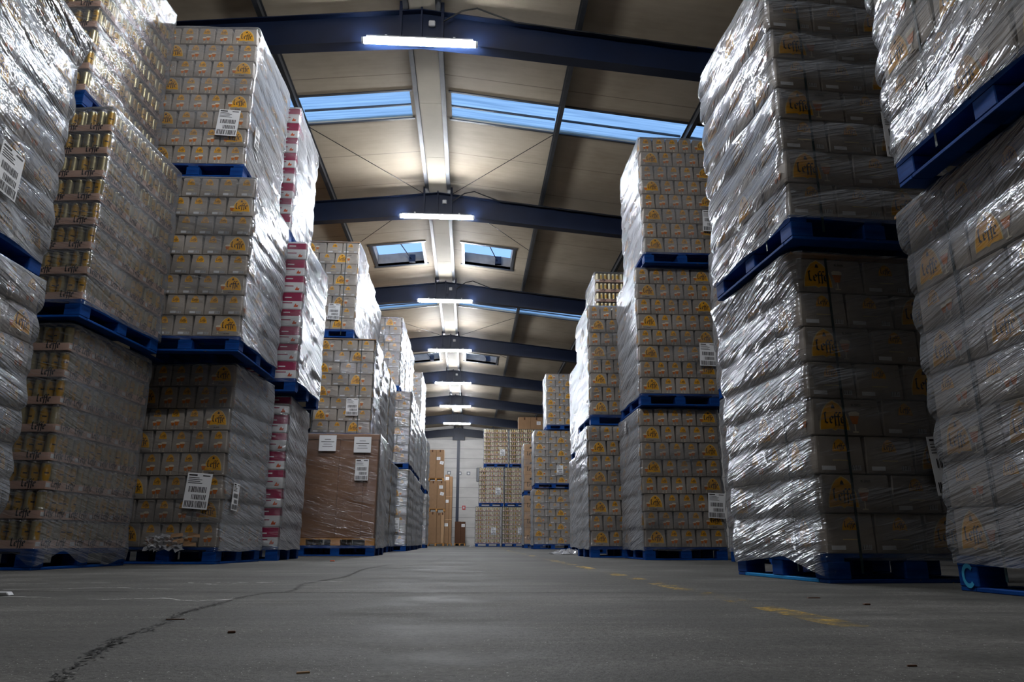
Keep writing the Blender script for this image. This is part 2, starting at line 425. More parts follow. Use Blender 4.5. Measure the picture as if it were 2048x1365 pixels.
# ---------------------------------------------------------------- stretch film
def film(root, W, D, H, n, lh, side, near, amp=0.014, wrinkle=0.010, flare=0.0, bottom=None, e=0.016, seed=0, mat=None):
    r = np.random.RandomState(seed)
    a, b = W / 2 + e, D / 2 + e; rc = .03
    du = .035 if near == 2 else (.05 if near == 1 else .09)
    dv = .022 if near == 2 else (.03 if near == 1 else .052)
    P, N = [], []
    def edge(p, q, nrm):
        L = math.hypot(q[0] - p[0], q[1] - p[1]); k = max(2, int(L / du))
        for i in range(k): t = i / k; P.append((p[0] + (q[0] - p[0]) * t, p[1] + (q[1] - p[1]) * t)); N.append(nrm)
    def corner(c, a0):
        for i in range(3):
            t = math.radians(a0 + 90 * i / 3); P.append((c[0] + rc * math.cos(t), c[1] + rc * math.sin(t))); N.append((math.cos(t), math.sin(t)))
    edge((-a + rc, -b), (a - rc, -b), (0, -1)); corner((a - rc, -b + rc), -90)
    edge((a, -b + rc), (a, b - rc), (1, 0)); corner((a - rc, b - rc), 0)
    edge((a - rc, b), (-a + rc, b), (0, 1)); corner((-a + rc, b - rc), 90)
    edge((-a, b - rc), (-a, -b + rc), (-1, 0)); corner((-a + rc, -b + rc), 180)
    P.append(P[0]); N.append(N[0])
    P = np.array(P); N = np.array(N); m = len(P)
    s = np.concatenate([[0], np.cumsum(np.hypot(*np.diff(P, axis=0).T))])
    k = max(10, int((H - .1) / dv)); T = np.linspace(0, 1, k)
    zb = np.full(m, .112) + .006 * np.sin(s * 9 + r.rand() * 6)
    if bottom is not None: zb = np.array([bottom(p[0] / (W / 2), p[1] / (D / 2)) for p in P]); zb[-1] = zb[0]
    Z = zb[None, :] * (1 - T[:, None]) + (H + .004) * T[:, None]
    S = np.broadcast_to(s[None, :], Z.shape); per = s[-1]
    ph = ((Z - PH) / lh) % 1.0
    inl = (Z > PH + .03) & (Z < H - .01)
    off = np.where(inl, amp * (np.sin(np.pi * ph ** .62) ** .7 - .35), 0)
    jl = r.uniform(-.5, .5, n + 2); li = np.clip(((Z - PH) / lh).astype(int), 0, n)
    off += np.where(inl, jl[li] * amp * .5, 0)
    sg = side
    for _ in range(9):
        q = r.randint(1, 9); fz = r.uniform(4, 20); o2 = r.uniform(0, 6.3)
        off += wrinkle / 6 * np.sin(2 * np.pi * q * S / per * sg + fz * Z * 1.0 + o2)
    for _ in range(5):
        q = r.randint(8, 22); fz = r.uniform(15, 45); o2 = r.uniform(0, 6.3)
        off += wrinkle / 12 * np.sin(2 * np.pi * q * S / per * sg + fz * Z + o2) * (.5 + .5 * np.sin(3 * Z + o2 + S))
    off += .012 * np.exp(-((Z - PH + .02) / .06) ** 2)
    if flare: off += flare * np.exp(-((H - Z) / .09) ** 2)
    off = np.maximum(off, -.010)
    off[:, -1] = off[:, 0]
    X = P[None, :, 0] + N[None, :, 0] * off; Y = P[None, :, 1] + N[None, :, 1] * off
    rows = [np.stack([X, Y, Z], -1)]
    last = rows[0][-1]
    for inset, dz in ((.05, .010), (.16, .012)):
        f = np.array([1 - inset / (W / 2), 1 - inset / (D / 2)])
        q = last.copy(); q[:, :2] *= f; q[:, 2] = H + dz + .006 * np.sin(s * 13 + inset * 40); q[-1] = q[0]
        rows.append(q[None])
    V = np.concatenate(rows, 0); kk = V.shape[0]
    UVv = np.concatenate([Z, np.full((1, m), H + .05), np.full((1, m), H + .16)], 0); UVu = np.broadcast_to(s[None, :] * sg, UVv.shape)
    idx = np.arange(kk * m).reshape(kk, m)
    F = np.stack([idx[:-1, :-1], idx[:-1, 1:], idx[1:, 1:], idx[1:, :-1]], -1).reshape(-1, 4)
    me = bpy.data.meshes.new('stretch_film'); me.vertices.add(kk * m); me.vertices.foreach_set('co', V.reshape(-1).astype(np.float32))
    me.loops.add(F.size); me.loops.foreach_set('vertex_index', F.reshape(-1).astype(np.int32))
    me.polygons.add(len(F)); me.polygons.foreach_set('loop_start', np.arange(0, F.size, 4, dtype=np.int32))
    me.update(calc_edges=True)
    uvl = me.uv_layers.new(name='UVMap')
    uv = np.stack([UVu.reshape(-1), UVv.reshape(-1)], -1)[F.reshape(-1)]
    uvl.data.foreach_set('uv', uv.reshape(-1).astype(np.float32))
    me.polygons.foreach_set('use_smooth', [True] * len(F)); me.materials.append(mat or M_FILM); me.validate()
    return link('stretch_film', me, root)

# ---------------------------------------------------------------- paper labels
def label_mesh(w, h, kind='ship'):
    key = ('lab', w, h, kind)
    if key not in CACHE:
        mb = MB(); mb.box((-w / 2, 0, -h / 2), (w / 2, .0015, h / 2), WHI)
        f = Face(mb, lambda u, v, o: (u, -o, v)); r = random.Random(3)
        if kind == 'ship':
            f.rect(-.44 * w, .42 * h, -.1 * w, .46 * h, DRK, 0); f.rect(.12 * w, .42 * h, .42 * w, .45 * h, DRK, 0)
            for i in range(4):
                v = .36 * h - i * .05 * h; f.rect(-.44 * w, v, (-.1 + .4 * r.random()) * w, v + .016 * h, DRK, 0)
            for v0, v1, x0, x1 in ((-.04, .12, -.36, .40), (-.24, -.10, -.2, .40), (-.46, -.28, -.44, .44)):
                u = x0
                while u < x1 - .02:
                    d = .012 + .03 * r.random(); f.rect(u * w, v0 * h, min(u + d, x1) * w, v1 * h, DRK, 0); u += d + .012 + .022 * r.random()
        elif kind == 'sheet':
            for i in range(4):
                v = .22 * h - i * .15 * h; L = (.18, .38, .24, .3)[i]; f.rect(-L * w, v, L * w, v + .03 * h, DRK, 0)
        CACHE[key] = mb.mesh('shipping_label', MATS)
    return CACHE[key]

# ---------------------------------------------------------------- one wrapped pallet load
NSEED = [100]
def load(label, group, kind, side, xa, yf, z=0.0, W=1.0, D=1.2, n=8, H=1.858, rot=0.0, near=1, ph=0, front=True, narrow='n1a',
         cap=False, strap=(), labels=(), flare=0.0, amp=0.014, wrinkle=0.010, bottom=None, aisle=True, thick=None, name='wrapped_pallet_load', cat='pallet load'):
    NSEED[0] += 1; r = random.Random(NSEED[0])
    th = math.radians(rot); Rz = Matrix.Rotation(th, 3, 'Z')
    c = Vector((xa, yf, z)) + Rz @ Vector((-side * W / 2, D / 2, 0))
    root = link(name, None, None, c, th); tag(root, label, cat, group)
    add_pallet(root, W + .012, D + .012, near == 2)
    top = .036 if cap else .026
    lh = (H - PH - top) / n
    jit = lambda a=.004: r.uniform(-a, a)
    if kind in ('P1', 'P2', 'M', 'K'):
        wide, nar = {'P1': (.27, .185), 'P2': (.42, .29), 'M': (.34, .33), 'K': (.5, .5)}[kind]
        df = {'P1': .27, 'P2': .30, 'M': .33, 'K': .4}[kind]
        body = KRP if kind == 'K' else (WHI if kind == 'M' else CART)
        tap = .89 if kind == 'P1' else (.945 if kind == 'P2' else .985)
        for i in range(n):
            A = (i + ph) % 2 == 0; zz = PH + i * lh; ch = lh - .004
            if kind == 'P1': pat = [('w1', wide)] + [(narrow, nar)] * 4
            elif kind == 'P2': pat = [('w2', wide), ('n2', nar), ('n2', nar)]
            elif kind == 'M': pat = [('m1', .34)] * 3
            else: pat = [('k', .5), ('k2', .5)]
            if kind == 'M' and not A: pat = [('m2', .34)] * 3
            if not A: pat = pat[::-1]
            tot = sum(p[1] for p in pat); u = 0.0; d0 = df if front else 0.0
            sw = {'P1': ('n1a', 'w1'), 'P2': ('n2g', 'w2'), 'M': ('m1', 'm2'), 'K': ('k2', 'k')}[kind]
            if front:
                for q, (fk, fw) in enumerate(pat):
                    w = fw / tot * W
                    xc = side * (W / 2 - u - w / 2); u += w
                    sk = (sw[0] if A else sw[1]) if q == 0 else None
                    link('carton', carton_mesh(w - .004, df, ch, fk, sk, side, body, tap), root, (xc + jit(.002), -D / 2 + df / 2 + abs(jit()), zz))
            if aisle:
                ln = D - d0; tw = {'P1': (.19, .27), 'P2': (.30, .40), 'M': (.3, .4), 'K': (.5, .5)}[kind][1 if A else 0]
                k = max(1, round(ln / tw)); w = ln / k
                for q in range(k):
                    yc = -D / 2 + d0 + w * (q + .5)
                    link('carton', carton_mesh(w - .004, df, ch, sw[1] if A else sw[0], None, 1, body, tap), root, (side * (W / 2 - df / 2 - abs(jit())), yc, zz), side * math.pi / 2)
    elif kind in ('C', 'CF'):
        far = kind == 'CF'
        for i in range(n):
            zz = PH + i * lh; A = (i + ph) % 2 == 0
            nx = 2 if W < 1.1 else 3
            w = W / nx; ny = 3 if A else 4
            d = D / ny
            for q in range(nx if front else 1):
                for j in range(ny):
                    if q > 0 and j > 0: continue
                    if not aisle and j > 0: continue
                    if far and i < 4 and not front: continue
                    xc = side * (W / 2 - w * (q + .5)); yc = -D / 2 + d * (j + .5)
                    tr = link('can_tray', tray_mesh(w - .006, d - .006, far, side), root, (xc + jit(.002), yc, zz))
                    if far: continue
                    nw = round(w / .08); nd = round(d / .08); cm = can_mesh()
                    if j == 0:
                        for a in range(nw):
                            link('can', cm, tr, (-w / 2 + .044 + (w - .088) * a / (nw - 1), -d / 2 + .046, .005), r.uniform(-1.6, 1.6))
                    if q == 0:
                        for a in range(1 if j == 0 else 0, nd):
                            link('can', cm, tr, (side * (w / 2 - .046), -d / 2 + .046 + (d - .092) * a / (nd - 1), .005), side * math.pi / 2 + r.uniform(-1.4, 1.4))
    elif kind == 'B':                                                   # one big corrugated box standing in a low wooden frame
        fr = MB(); zt = PH
        fr.box((-W / 2, -D / 2, zt + .085), (W / 2, D / 2, zt + .105))
        for x in (-W / 2, -.07, W / 2 - .14):
            for y in (-D / 2, -.06, D / 2 - .12): fr.box((x, y, zt), (x + .14, y + .12, zt + .085))
        obj('wooden_frame', fr, M_WOOD, root)
        bx = MB(); b0 = PH + .105; b1 = H - .03
        bevel_box(bx, W - .02, D - .02, b1 - b0, 0, 1, .01)
        bo = obj('carton', bx, M_KRAFTB, root, (0, 0, b0))
        ld = MB(); bevel_box(ld, W, D, .09, 0, 1, .006); obj('lid', ld, M_KRAFTB, root, (0, 0, H - .118))
        sl = MB()
        for x in (-.02, .36): sl.box((x - .003, -D / 2 + .0085, b0 + .02), (x + .003, -D / 2 + .0102, H - .1))
        obj('seam', sl, M_DKRAFT, bo, (0, 0, -b0))
    if cap:
        cb = MB(); g = .006 + flare * .8; cb.box((-W / 2 - g, -D / 2 - g, H - .036), (W / 2 + g, D / 2 + g, H - .022)); obj('top_sheet', cb, M_KRAFTP, root)
    for u in strap:                                                     # straps run up the front and over the aisle side
        st = MB(); hw = .007
        x = side * (W / 2 - u)
        st.box((x - hw, -D / 2 - .006, .05), (x + hw, -D / 2 - .004, H - .022))
        st.box((x - hw, -D / 2 - .006, H - .022), (x + hw, D / 2, H - .0205))
        obj('strap', st, M_STRAP, root)
        st = MB(); y = -D / 2 + .3 if u < .3 else D / 2 - .3
        xs = side * (W / 2 + .005)
        st.box((xs - .001, y - hw, .05), (xs + .001, y + hw, H - .02)); obj('strap', st, M_STRAP, root)
    if kind != 'N':
        film(root, W, D, H - .026, n, lh, side, near, amp, wrinkle, flare, bottom, seed=NSEED[0], mat=thick or (M_FILM_THIN if kind in ('C', 'CF', 'B') else None))
    for face, u, v, tilt, w, h, lk in labels:                           # u from the aisle corner, v above the floor of the load
        e = .040
        if face == 'front': o = link('shipping_label', label_mesh(w, h, lk), root, (side * (W / 2 - u), -D / 2 - e, v))
        else: o = link('shipping_label', label_mesh(w, h, lk), root, (side * (W / 2 + e), -D / 2 + u, v), side * math.pi / 2)
        o.rotation_euler.y = math.radians(tilt)
    return root

# ---------------------------------------------------------------- the hall
RX, SLOPE, ZR = -0.76, 0.112, 7.38
BAY, Y0 = 5.35, 8.40
YB, YF = 45.95, -7.0
XL, XR = -12.2, 10.7
def roof_z(d): return ZR - SLOPE * d

def floor_mat():
    t = NT('worn_concrete'); co = t.add('ShaderNodeTexCoord').outputs['Object']
    big = t.noise(t.scaled(co, (.35, .5, 1)), 1.0, 5, .6)
    mid = t.noise(t.scaled(co, (2.2, 3.0, 1)), 1.0, 5, .65)
    drag = t.noise(t.scaled(co, (1.2, 9.0, 1), (3, 1, 0)), 1.0, 4, .6)
    fine = t.noise(co, 60, 4, .7)
    sp = t.noise(co, 140, 2, .6)
    c = t.ramp(t.math('ADD', t.math('MULTIPLY', big, .45), t.math('ADD', t.math('MULTIPLY', mid, .35), t.math('MULTIPLY', drag, .2))),
               [(.38, srgb(58, 57, 55)), (.5, srgb(82, 81, 78)), (.60, srgb(112, 110, 107))])
    mx = t.add('ShaderNodeMix', data_type='RGBA', blend_type='MULTIPLY'); mx.inputs[0].default_value = .8
    t.link(c, mx.inputs[6]); t.link(t.ramp(fine, [(.34, (.42, .42, .41, 1)), (.58, (1, 1, 1, 1))]), mx.inputs[7])
    m2 = t.add('ShaderNodeMix', data_type='RGBA'); t.link(mx.outputs[2], m2.inputs[6]); m2.inputs[7].default_value = srgb(196, 194, 190)
    t.link(t.math('MULTIPLY', t.math('GREATER_THAN', sp, .69), t.math('GREATER_THAN', mid, .5)), m2.inputs[0])
    t.link(m2.outputs[2], t.p.inputs['Base Color'])
    t.link(t.ramp(mid, [(.3, (.62, .62, .62, 1)), (.7, (.85, .85, .85, 1))]), t.p.inputs['Roughness'])
    t.p.inputs['Specular IOR Level'].default_value = .22
    t.link(t.bump(t.math('ADD', t.math('MULTIPLY', fine, .6), t.math('MULTIPLY', sp, .4)), .9, .006), t.p.inputs['Normal'])
    return t.m
M_FLOOR = floor_mat()
fl = MB(); fl.poly([(XL, YF, 0), (XR, YF, 0), (XR, YB, 0), (XL, YB, 0)]); struct('floor', fl, M_FLOOR)
M_CRACK = plain('crack_dirt', srgb(30, 29, 28), .9)
def floor_strip(name, pts, w, m, z=.0008, jag=.4, seed=1, sub=7):
    r = random.Random(seed); P = []
    for (a, b), (c, d) in zip(pts, pts[1:]):
        for i in range(sub): P.append((a + (c - a) * i / sub + r.uniform(-1, 1) * jag * .03, b + (d - b) * i / sub + r.uniform(-1, 1) * jag * .03))
    P.append(pts[-1]); mb = MB(); L = []
    for i, p in enumerate(P):
        q = P[min(i + 1, len(P) - 1)]; o = P[max(i - 1, 0)]
        dx, dy = q[0] - o[0], q[1] - o[1]; l = math.hypot(dx, dy) or 1
        ww = w * r.uniform(.25, 1.3) if jag else w
        L.append(((p[0] - dy / l * ww, p[1] + dx / l * ww, z), (p[0] + dy / l * ww, p[1] - dx / l * ww, z)))
    for (a, b), (c, d) in zip(L, L[1:]): mb.poly([a, b, d, c])
    return struct(name, mb, m)
def crack(pts, step, spread, size, keep, seed):
    r = random.Random(seed); mb = MB()
    for (a, b), (c, d) in zip(pts, pts[1:]):
        L = math.hypot(c - a, d - b); n = max(1, int(L / step)); ang = math.atan2(d - b, c - a); dens = r.uniform(.55, 1.3)
        for i in range(n):
            for _ in range(5):
                if r.random() > keep * dens: continue
                t = (i + r.random()) / n; o = r.gauss(0, spread) + .35 * spread * math.sin(t * L * 40)
                x = a + (c - a) * t - math.sin(ang) * o; y = b + (d - b) * t + math.cos(ang) * o
                th = ang + r.gauss(0, .6); l = size * r.uniform(.5, 2.0); w = size * r.uniform(.15, .5)
                P = [(-l, r.uniform(-w, w) * .3), (-l * .2, -w), (l * .6, -w * r.random()), (l, 0), (l * .3, w), (-l * .5, w * r.random())]
                mb.poly([(x + u * math.cos(th) - v * math.sin(th), y + u * math.sin(th) + v * math.cos(th), .0008) for u, v in P])
    return struct('floor_crack', mb, M_CRACK)
crack([(-.56, 1.1), (-.63, 1.28), (-.69, 1.49), (-.75, 1.75), (-.76, 1.95), (-.83, 2.3), (-.84, 2.62), (-.85, 2.96), (-.82, 3.18), (-.74, 3.28), (-.82, 3.89), (-.73, 4.59), (-.8, 5.82), (-.72, 7.09), (-.4, 7.99), (-.3, 10.0)], .008, .009, .007, .5, 3)
crack([(-3.2, 3.36), (-1.83, 3.30), (-.65, 3.21), (.3, 3.18), (1.3, 3.15), (4, 3.1)], .012, .0018, .008, .55, 5)
def worn_paint(name, col, thr):
    t = NT(name); co = t.add('ShaderNodeTexCoord').outputs['Object']
    n = t.math('ADD', t.math('MULTIPLY', t.noise(co, 2.3, 2), .7), t.math('MULTIPLY', t.noise(co, 26, 4, .7), .3))
    t.p.inputs['Base Color'].default_value = col; t.p.inputs['Roughness'].default_value = .6
    tr = t.add('ShaderNodeBsdfTransparent'); mx = t.add('ShaderNodeMixShader')
    t.link(t.ramp(n, [(thr, (0, 0, 0, 1)), (thr + .1, (.85, .85, .85, 1))]), mx.inputs[0])
    t.link(tr.outputs[0], mx.inputs[1]); t.link(t.p.outputs[0], mx.inputs[2]); t.link(mx.outputs[0], t.out.inputs[0])
    return t.m
M_YLINE = worn_paint('worn_yellow_paint', srgb(196, 160, 62), .525)
yl = MB(); yl.poly([(.92, 1.4, .0012), (1.02, 1.4, .0012), (1.03, 22, .0012), (.93, 22, .0012)]); struct('floor_line', yl, M_YLINE)
M_SCUFF = worn_paint('pale_scuff', srgb(176, 175, 171), .455)
for i, (pts, w) in enumerate([([(-2.6, 3.75), (-1.9, 3.95), (-1.2, 4.0), (-.6, 4.1)], .012), ([(-1.75, 3.0), (-1.3, 2.85), (-1.12, 2.9), (-.95, 2.75), (-.85, 2.85)], .014),
                              ([(-1.5, 4.05), (-1.25, 3.8), (-1.15, 3.95), (-.95, 4.0)], .012), ([(-2.0, 3.4), (-1.6, 3.55), (-1.2, 3.4)], .01)]):
    floor_strip('floor_scuff', pts, w, M_SCUFF, .001, .3, 20 + i)

def ceiling_mat():
    t = NT('roof_panel'); co = t.add('ShaderNodeTexCoord').outputs['Object']
    sx = t.add('ShaderNodeSeparateXYZ'); t.link(co, sx.inputs[0])
    md = t.math('MODULO', t.math('ADD', sx.outputs[1], 40.0), 1.19)
    seam = t.math('LESS_THAN', md, .018)
    n = t.noise(t.scaled(co, (.6, .6, 1)), 1.0, 5, .6); n2 = t.noise(t.scaled(co, (2, 14, 1)), 1.0, 3)
    c = t.ramp(t.math('ADD', t.math('MULTIPLY', n, .8), t.math('MULTIPLY', n2, .2)), [(.35, srgb(164, 150, 130)), (.7, srgb(196, 184, 164))])
    mx = t.add('ShaderNodeMix', data_type='RGBA'); t.link(t.math('MULTIPLY', seam, .55), mx.inputs[0]); t.link(c, mx.inputs[6]); mx.inputs[7].default_value = srgb(70, 62, 54)
    t.link(mx.outputs[2], t.p.inputs['Base Color']); t.p.inputs['Roughness'].default_value = .6; t.p.inputs['Specular IOR Level'].default_value = .15
    t.link(t.bump(n, .25, .03), t.p.inputs['Normal'])
    return t.m
M_ROOF = ceiling_mat()
STRIPS = [(10.42, 11.22), (20.85, 21.65), (25.8, 26.6), (37.5, 38.3)]
WINS = [(16.62, 18.02, .52, 1.74), (27.4, 28.7, .52, 1.74)]
rf = MB(); T = .07
def roof_patch(mb, s, d0, d1, y0, y1, mi=0, lo=0.0, hi=T):
    p = []
    for h in (lo, hi):
        for d, y in ((d0, y0), (d1, y0), (d1, y1), (d0, y1)): p.append((RX + s * d, y, roof_z(d) + h))
    k = len(mb.v); mb.v += p
    for q in ((0, 1, 2, 3), (4, 7, 6, 5), (0, 4, 5, 1), (1, 5, 6, 2), (2, 6, 7, 3), (3, 7, 4, 0)): mb.f.append([k + i for i in q]); mb.m.append(mi)
cuts = sorted({YF, YB} | {y for a in STRIPS for y in a} | {y for w in WINS for y in w[:2]})
for s in (-1, 1):
    for a, b in zip(cuts, cuts[1:]):
        m = (a + b) / 2; gap = None
        for y0, y1 in STRIPS:
            if y0 < m < y1: gap = (.34, 6.4)
        for y0, y1, d0, d1 in WINS:
            if y0 < m < y1: gap = (d0, d1)
        if gap: roof_patch(rf, s, 0, gap[0], a, b); roof_patch(rf, s, gap[1], 11.6, a, b)
        else: roof_patch(rf, s, 0, 11.6, a, b)
struct('ceiling', rf, M_ROOF)

def skylight_mat():
    t = NT('corrugated_skylight'); co = t.add('ShaderNodeTexCoord').outputs['Object']
    n = t.noise(t.scaled(co, (.8, 26, 1)), 1.0, 3)
    tr = t.add('ShaderNodeBsdfTransparent'); t.link(t.ramp(n, [(.3, (.30, .40, .46, 1)), (.7, (.72, .84, .88, 1))]), tr.inputs[0])
    tl = t.add('ShaderNodeBsdfTranslucent'); tl.inputs[0].default_value = (.55, .7, .78, 1)
    mx = t.add('ShaderNodeMixShader'); mx.inputs[0].default_value = .35; t.link(tr.outputs[0], mx.inputs[1]); t.link(tl.outputs[0], mx.inputs[2])
    t.link(mx.outputs[0], t.out.inputs[0]); return t.m
M_SKY = skylight_mat()
M_GLASS = NT('window_glass'); M_GLASS.n.remove(M_GLASS.p)
_tr = M_GLASS.add('ShaderNodeBsdfTransparent'); _tr.inputs[0].default_value = (.85, .92, 1, 1); M_GLASS.link(_tr.outputs[0], M_GLASS.out.inputs[0]); M_GLASS = M_GLASS.m
M_PALE = plain('upstand_pale', srgb(150, 142, 132), .6, vary=.2, nscale=4)
nwin = 0
for y0, y1 in STRIPS:
    for s in (-1, 1):
        nwin += 1; mb = MB(); n = 44; sh = []
        for i in range(n + 1):
            y = y0 + (y1 - y0) * i / n; z = .04 + .012 * math.sin(2 * math.pi * (y - y0) / .073)
            sh.append(((RX + s * .34, y, roof_z(.34) + z), (RX + s * 6.4, y, roof_z(6.4) + z)))
        for (a, b), (c, d) in zip(sh, sh[1:]): mb.poly([a, b, d, c])
        mb.smooth = True
        w = struct('window_%d' % nwin, mb, M_SKY)
        bar = MB(); ym = (y0 + y1) / 2
        for d0, d1 in ((.34, 2.1), (2.2, 4.25), (4.35, 6.4)): roof_patch(bar, s, d0, d1, ym - .012, ym + .012, 0, -.02, .012)
        roof_patch(bar, s, .3, 6.4, y1 - .015, y1 + .03, 0, -.02, .0); roof_patch(bar, s, .3, 6.4, y0 - .03, y0 + .01, 0, -.02, .0)
        struct('window_bar', bar, M_ZINC, parent=w)
for y0, y1, d0, d1 in WINS:
    for s in (-1, 1):
        nwin += 1; mb = MB()
        roof_patch(mb, s, d0, d1, y0, y1, 0, .33, .34)
        w = struct('window_%d' % nwin, mb, M_GLASS)
        u = MB(); t = .02
        roof_patch(u, s, d0 - t, d0, y0, y1, 0, 0, .33); roof_patch(u, s, d1, d1 + t, y0, y1, 0, 0, .33)
        roof_patch(u, s, d0 - t, d1 + t, y0 - t, y0, 0, 0, .33); roof_patch(u, s, d0 - t, d1 + t, y1, y1 + t, 0, 0, .33)
        struct('window_upstand', u, M_PALE, parent=w)
        fr = MB(); k = .07
        roof_patch(fr, s, d0 - .1, d1 + .1, y0 - k, y0 + .01, 0, -.02, -.001); roof_patch(fr, s, d0 - .1, d1 + .1, y1 - .01, y1 + k, 0, -.02, -.001)
        roof_patch(fr, s, d0 - .06, d0 + .01, y0, y1, 0, -.02, -.001); roof_patch(fr, s, d1 - .01, d1 + .06, y0, y1, 0, -.02, -.001)
        struct('window_frame', fr, M_ZINC, parent=w)
        op = MB(); xm = RX + s * (d0 + d1) / 2; zz = roof_z((d0 + d1) / 2)
        op.tube([(xm, y0 + .5, zz + .27), (xm + .28, y1 - .05, zz + .10)], .014); op.box((xm + .2, y1 - .14, zz + .04), (xm + .36, y1 - .03, zz + .24))
        struct('window_opener', op, M_NAVY, parent=w)

# purlins and the ridge
for s in (-1, 1):
    for d in (.22, 2.15, 4.3, 6.45, 8.6, 10.7):
        mb = MB(); zt = roof_z(d) - .004; x = RX + s * d; dz = .17 if d < 1 else .15
        mb.box((x - .006, YF, zt - dz), (x + .006, YB, zt)); mb.box((x - .035, YF, zt - dz - .008), (x + .035, YB, zt - dz)); mb.box((x - .035, YF, zt - .008), (x + .035, YB, zt))
        struct('purlin', mb, M_ZINC)
M_RIDGE = plain('ridge_panel', srgb(176, 168, 152), .65, spec=.15, vary=.06, nscale=2)
mb = MB()
y = YF
while y < YB: mb.box((RX - .18, y, roof_z(.22) - .155), (RX + .18, min(y + 1.75, YB), roof_z(.22) - .13)); y += 1.757
struct('trim_1', mb, M_RIDGE)

# portal rafters
def rafter(y):
    mb = MB(); zt0 = roof_z(.22) - .19
    for s in (-1, 1):
        D = [0, 1.0, 4.0, 11.3]; tops = [zt0 - SLOPE * d for d in D]; dep = [.50, .47, .42, .42]
        for i in range(3):
            x0, x1 = RX + s * D[i], RX + s * D[i + 1]
            for (w, a0, a1, b0, b1) in ((.09, 0, .014, 0, .014), (.006, .014, dep[i] - .014, .014, dep[i + 1] - .014), (.09, dep[i] - .014, dep[i], dep[i + 1] - .014, dep[i + 1])):
                p = []
                for yy in (y - w, y + w):
                    p += [(x0, yy, tops[i] - a0), (x1, yy, tops[i + 1] - b0), (x1, yy, tops[i + 1] - b1), (x0, yy, tops[i] - a1)]
                k = len(mb.v); mb.v += p
                for q in ((0, 1, 2, 3), (4, 7, 6, 5), (0, 4, 5, 1), (1, 5, 6, 2), (2, 6, 7, 3), (3, 7, 4, 0)): mb.f.append([k + j for j in q]); mb.m.append(0)
    for x, w in ((RX, .012), (RX - .28, .02), (RX + .28, .02)): mb.box((x - w, y - .085, zt0 - .47), (x + w, y + .085, zt0 + .12))
    mb.box((RX - .55, y - .012, zt0 - .53), (RX + .55, y + .012, zt0 - .46))
    return struct('roof_beam', mb, M_NAVY)
RAFT = [Y0 + BAY * k for k in range(-2, 7)]
for y in RAFT: rafter(y)
rafter(YB - .12)

# thin bracing cables
CAB = plain('cable_steel', srgb(40, 40, 42), .4, metal=.6)
for k in (1, 3):
    for s in (-1, 1):
        for dy in (-2.6, 2.6):
            yb = Y0 + BAY * k; mb = MB()
            mb.tube([(RX + s * .3, yb + math.copysign(.1, dy), roof_z(.3) - .22), (RX + s * 2.1, yb + dy, roof_z(2.1) - .1)], .007, 5)
            struct('bracing_cable', mb, CAB)

# walls
def wall_mat(name, col, seam):
    t = NT(name); co = t.add('ShaderNodeTexCoord').outputs['Object']; sx = t.add('ShaderNodeSeparateXYZ'); t.link(co, sx.inputs[0])
    md = t.math('MODULO', t.math('ADD', sx.outputs[2], .15), .60)
    n = t.noise(t.scaled(co, (.7, .7, 2.5)), 1.0, 4)
    c = t.ramp(n, [(.35, tuple(v * .82 for v in col[:3]) + (1,)), (.65, col)])
    mx = t.add('ShaderNodeMix', data_type='RGBA'); t.link(t.math('MULTIPLY', t.math('LESS_THAN', md, .022), .8), mx.inputs[0])
    t.link(c, mx.inputs[6]); mx.inputs[7].default_value = seam
    t.link(mx.outputs[2], t.p.inputs['Base Color']); t.p.inputs['Roughness'].default_value = .5; return t.m
M_WALL = wall_mat('wall_cladding', srgb(206, 203, 200), srgb(84, 82, 82))
def wall(name, lo, hi):
    mb = MB(); mb.box(lo, hi); return struct(name, mb, M_WALL)
wall('wall_back', (XL, YB, 0), (XR, YB + .12, 7.45)); wall('wall_rear', (XL, YF - .12, 0), (XR, YF, 7.45))
wall('wall_left', (XL - .12, YF - .12, 0), (XL, YB + .12, 6.6)); wall('wall_right', (XR, YF - .12, 0), (XR + .12, YB + .12, 6.6))
mb = MB(); x = -.73
mb.box((x - .09, YB - .17, 0), (x + .09, YB - .155, 6.75)); mb.box((x - .006, YB - .155, 0), (x + .006, YB - .016, 6.75)); mb.box((x - .09, YB - .016, 0), (x + .09, YB - .001, 6.75))
mb.box((x - .38, YB - .3, 6.4), (x + .38, YB - .02, 6.7)); struct('column', mb, M_NAVY)

# ---------------------------------------------------------------- lamps on the ridge line
t = NT('lamp_light'); e = t.add('ShaderNodeEmission'); e.inputs[0].default_value = (.93, .96, 1, 1); e.inputs[1].default_value = LAMP_STRENGTH; t.link(e.outputs[0], t.out.inputs[0]); M_LIGHT = t.m
WORDS = ['nearest', 'second', 'third', 'fourth', 'fifth', 'sixth', 'seventh']
dm = MB(); L = .735; pr = .042
dm.tube([(-L, 0, 0), (L, 0, 0)], pr, 16); dme = dm.mesh('diffuser', [M_LIGHT])
ec = MB(); ec.tube([(0, 0, 0), (.03, 0, 0)], .044, 12); ecm = ec.mesh('end_cap', [M_LGREY])
bk = MB(); bk.box((-.015, -.02, .050), (.015, .02, .092)); bk.box((-.015, .02, .086), (.015, .059, .096)); hb = MB(); hb.box((-.70, -.052, .030), (.70, .052, .050)); hbm = hb.mesh('housing', [M_LGREY])
bkm = bk.mesh('bracket', [M_LGREY])
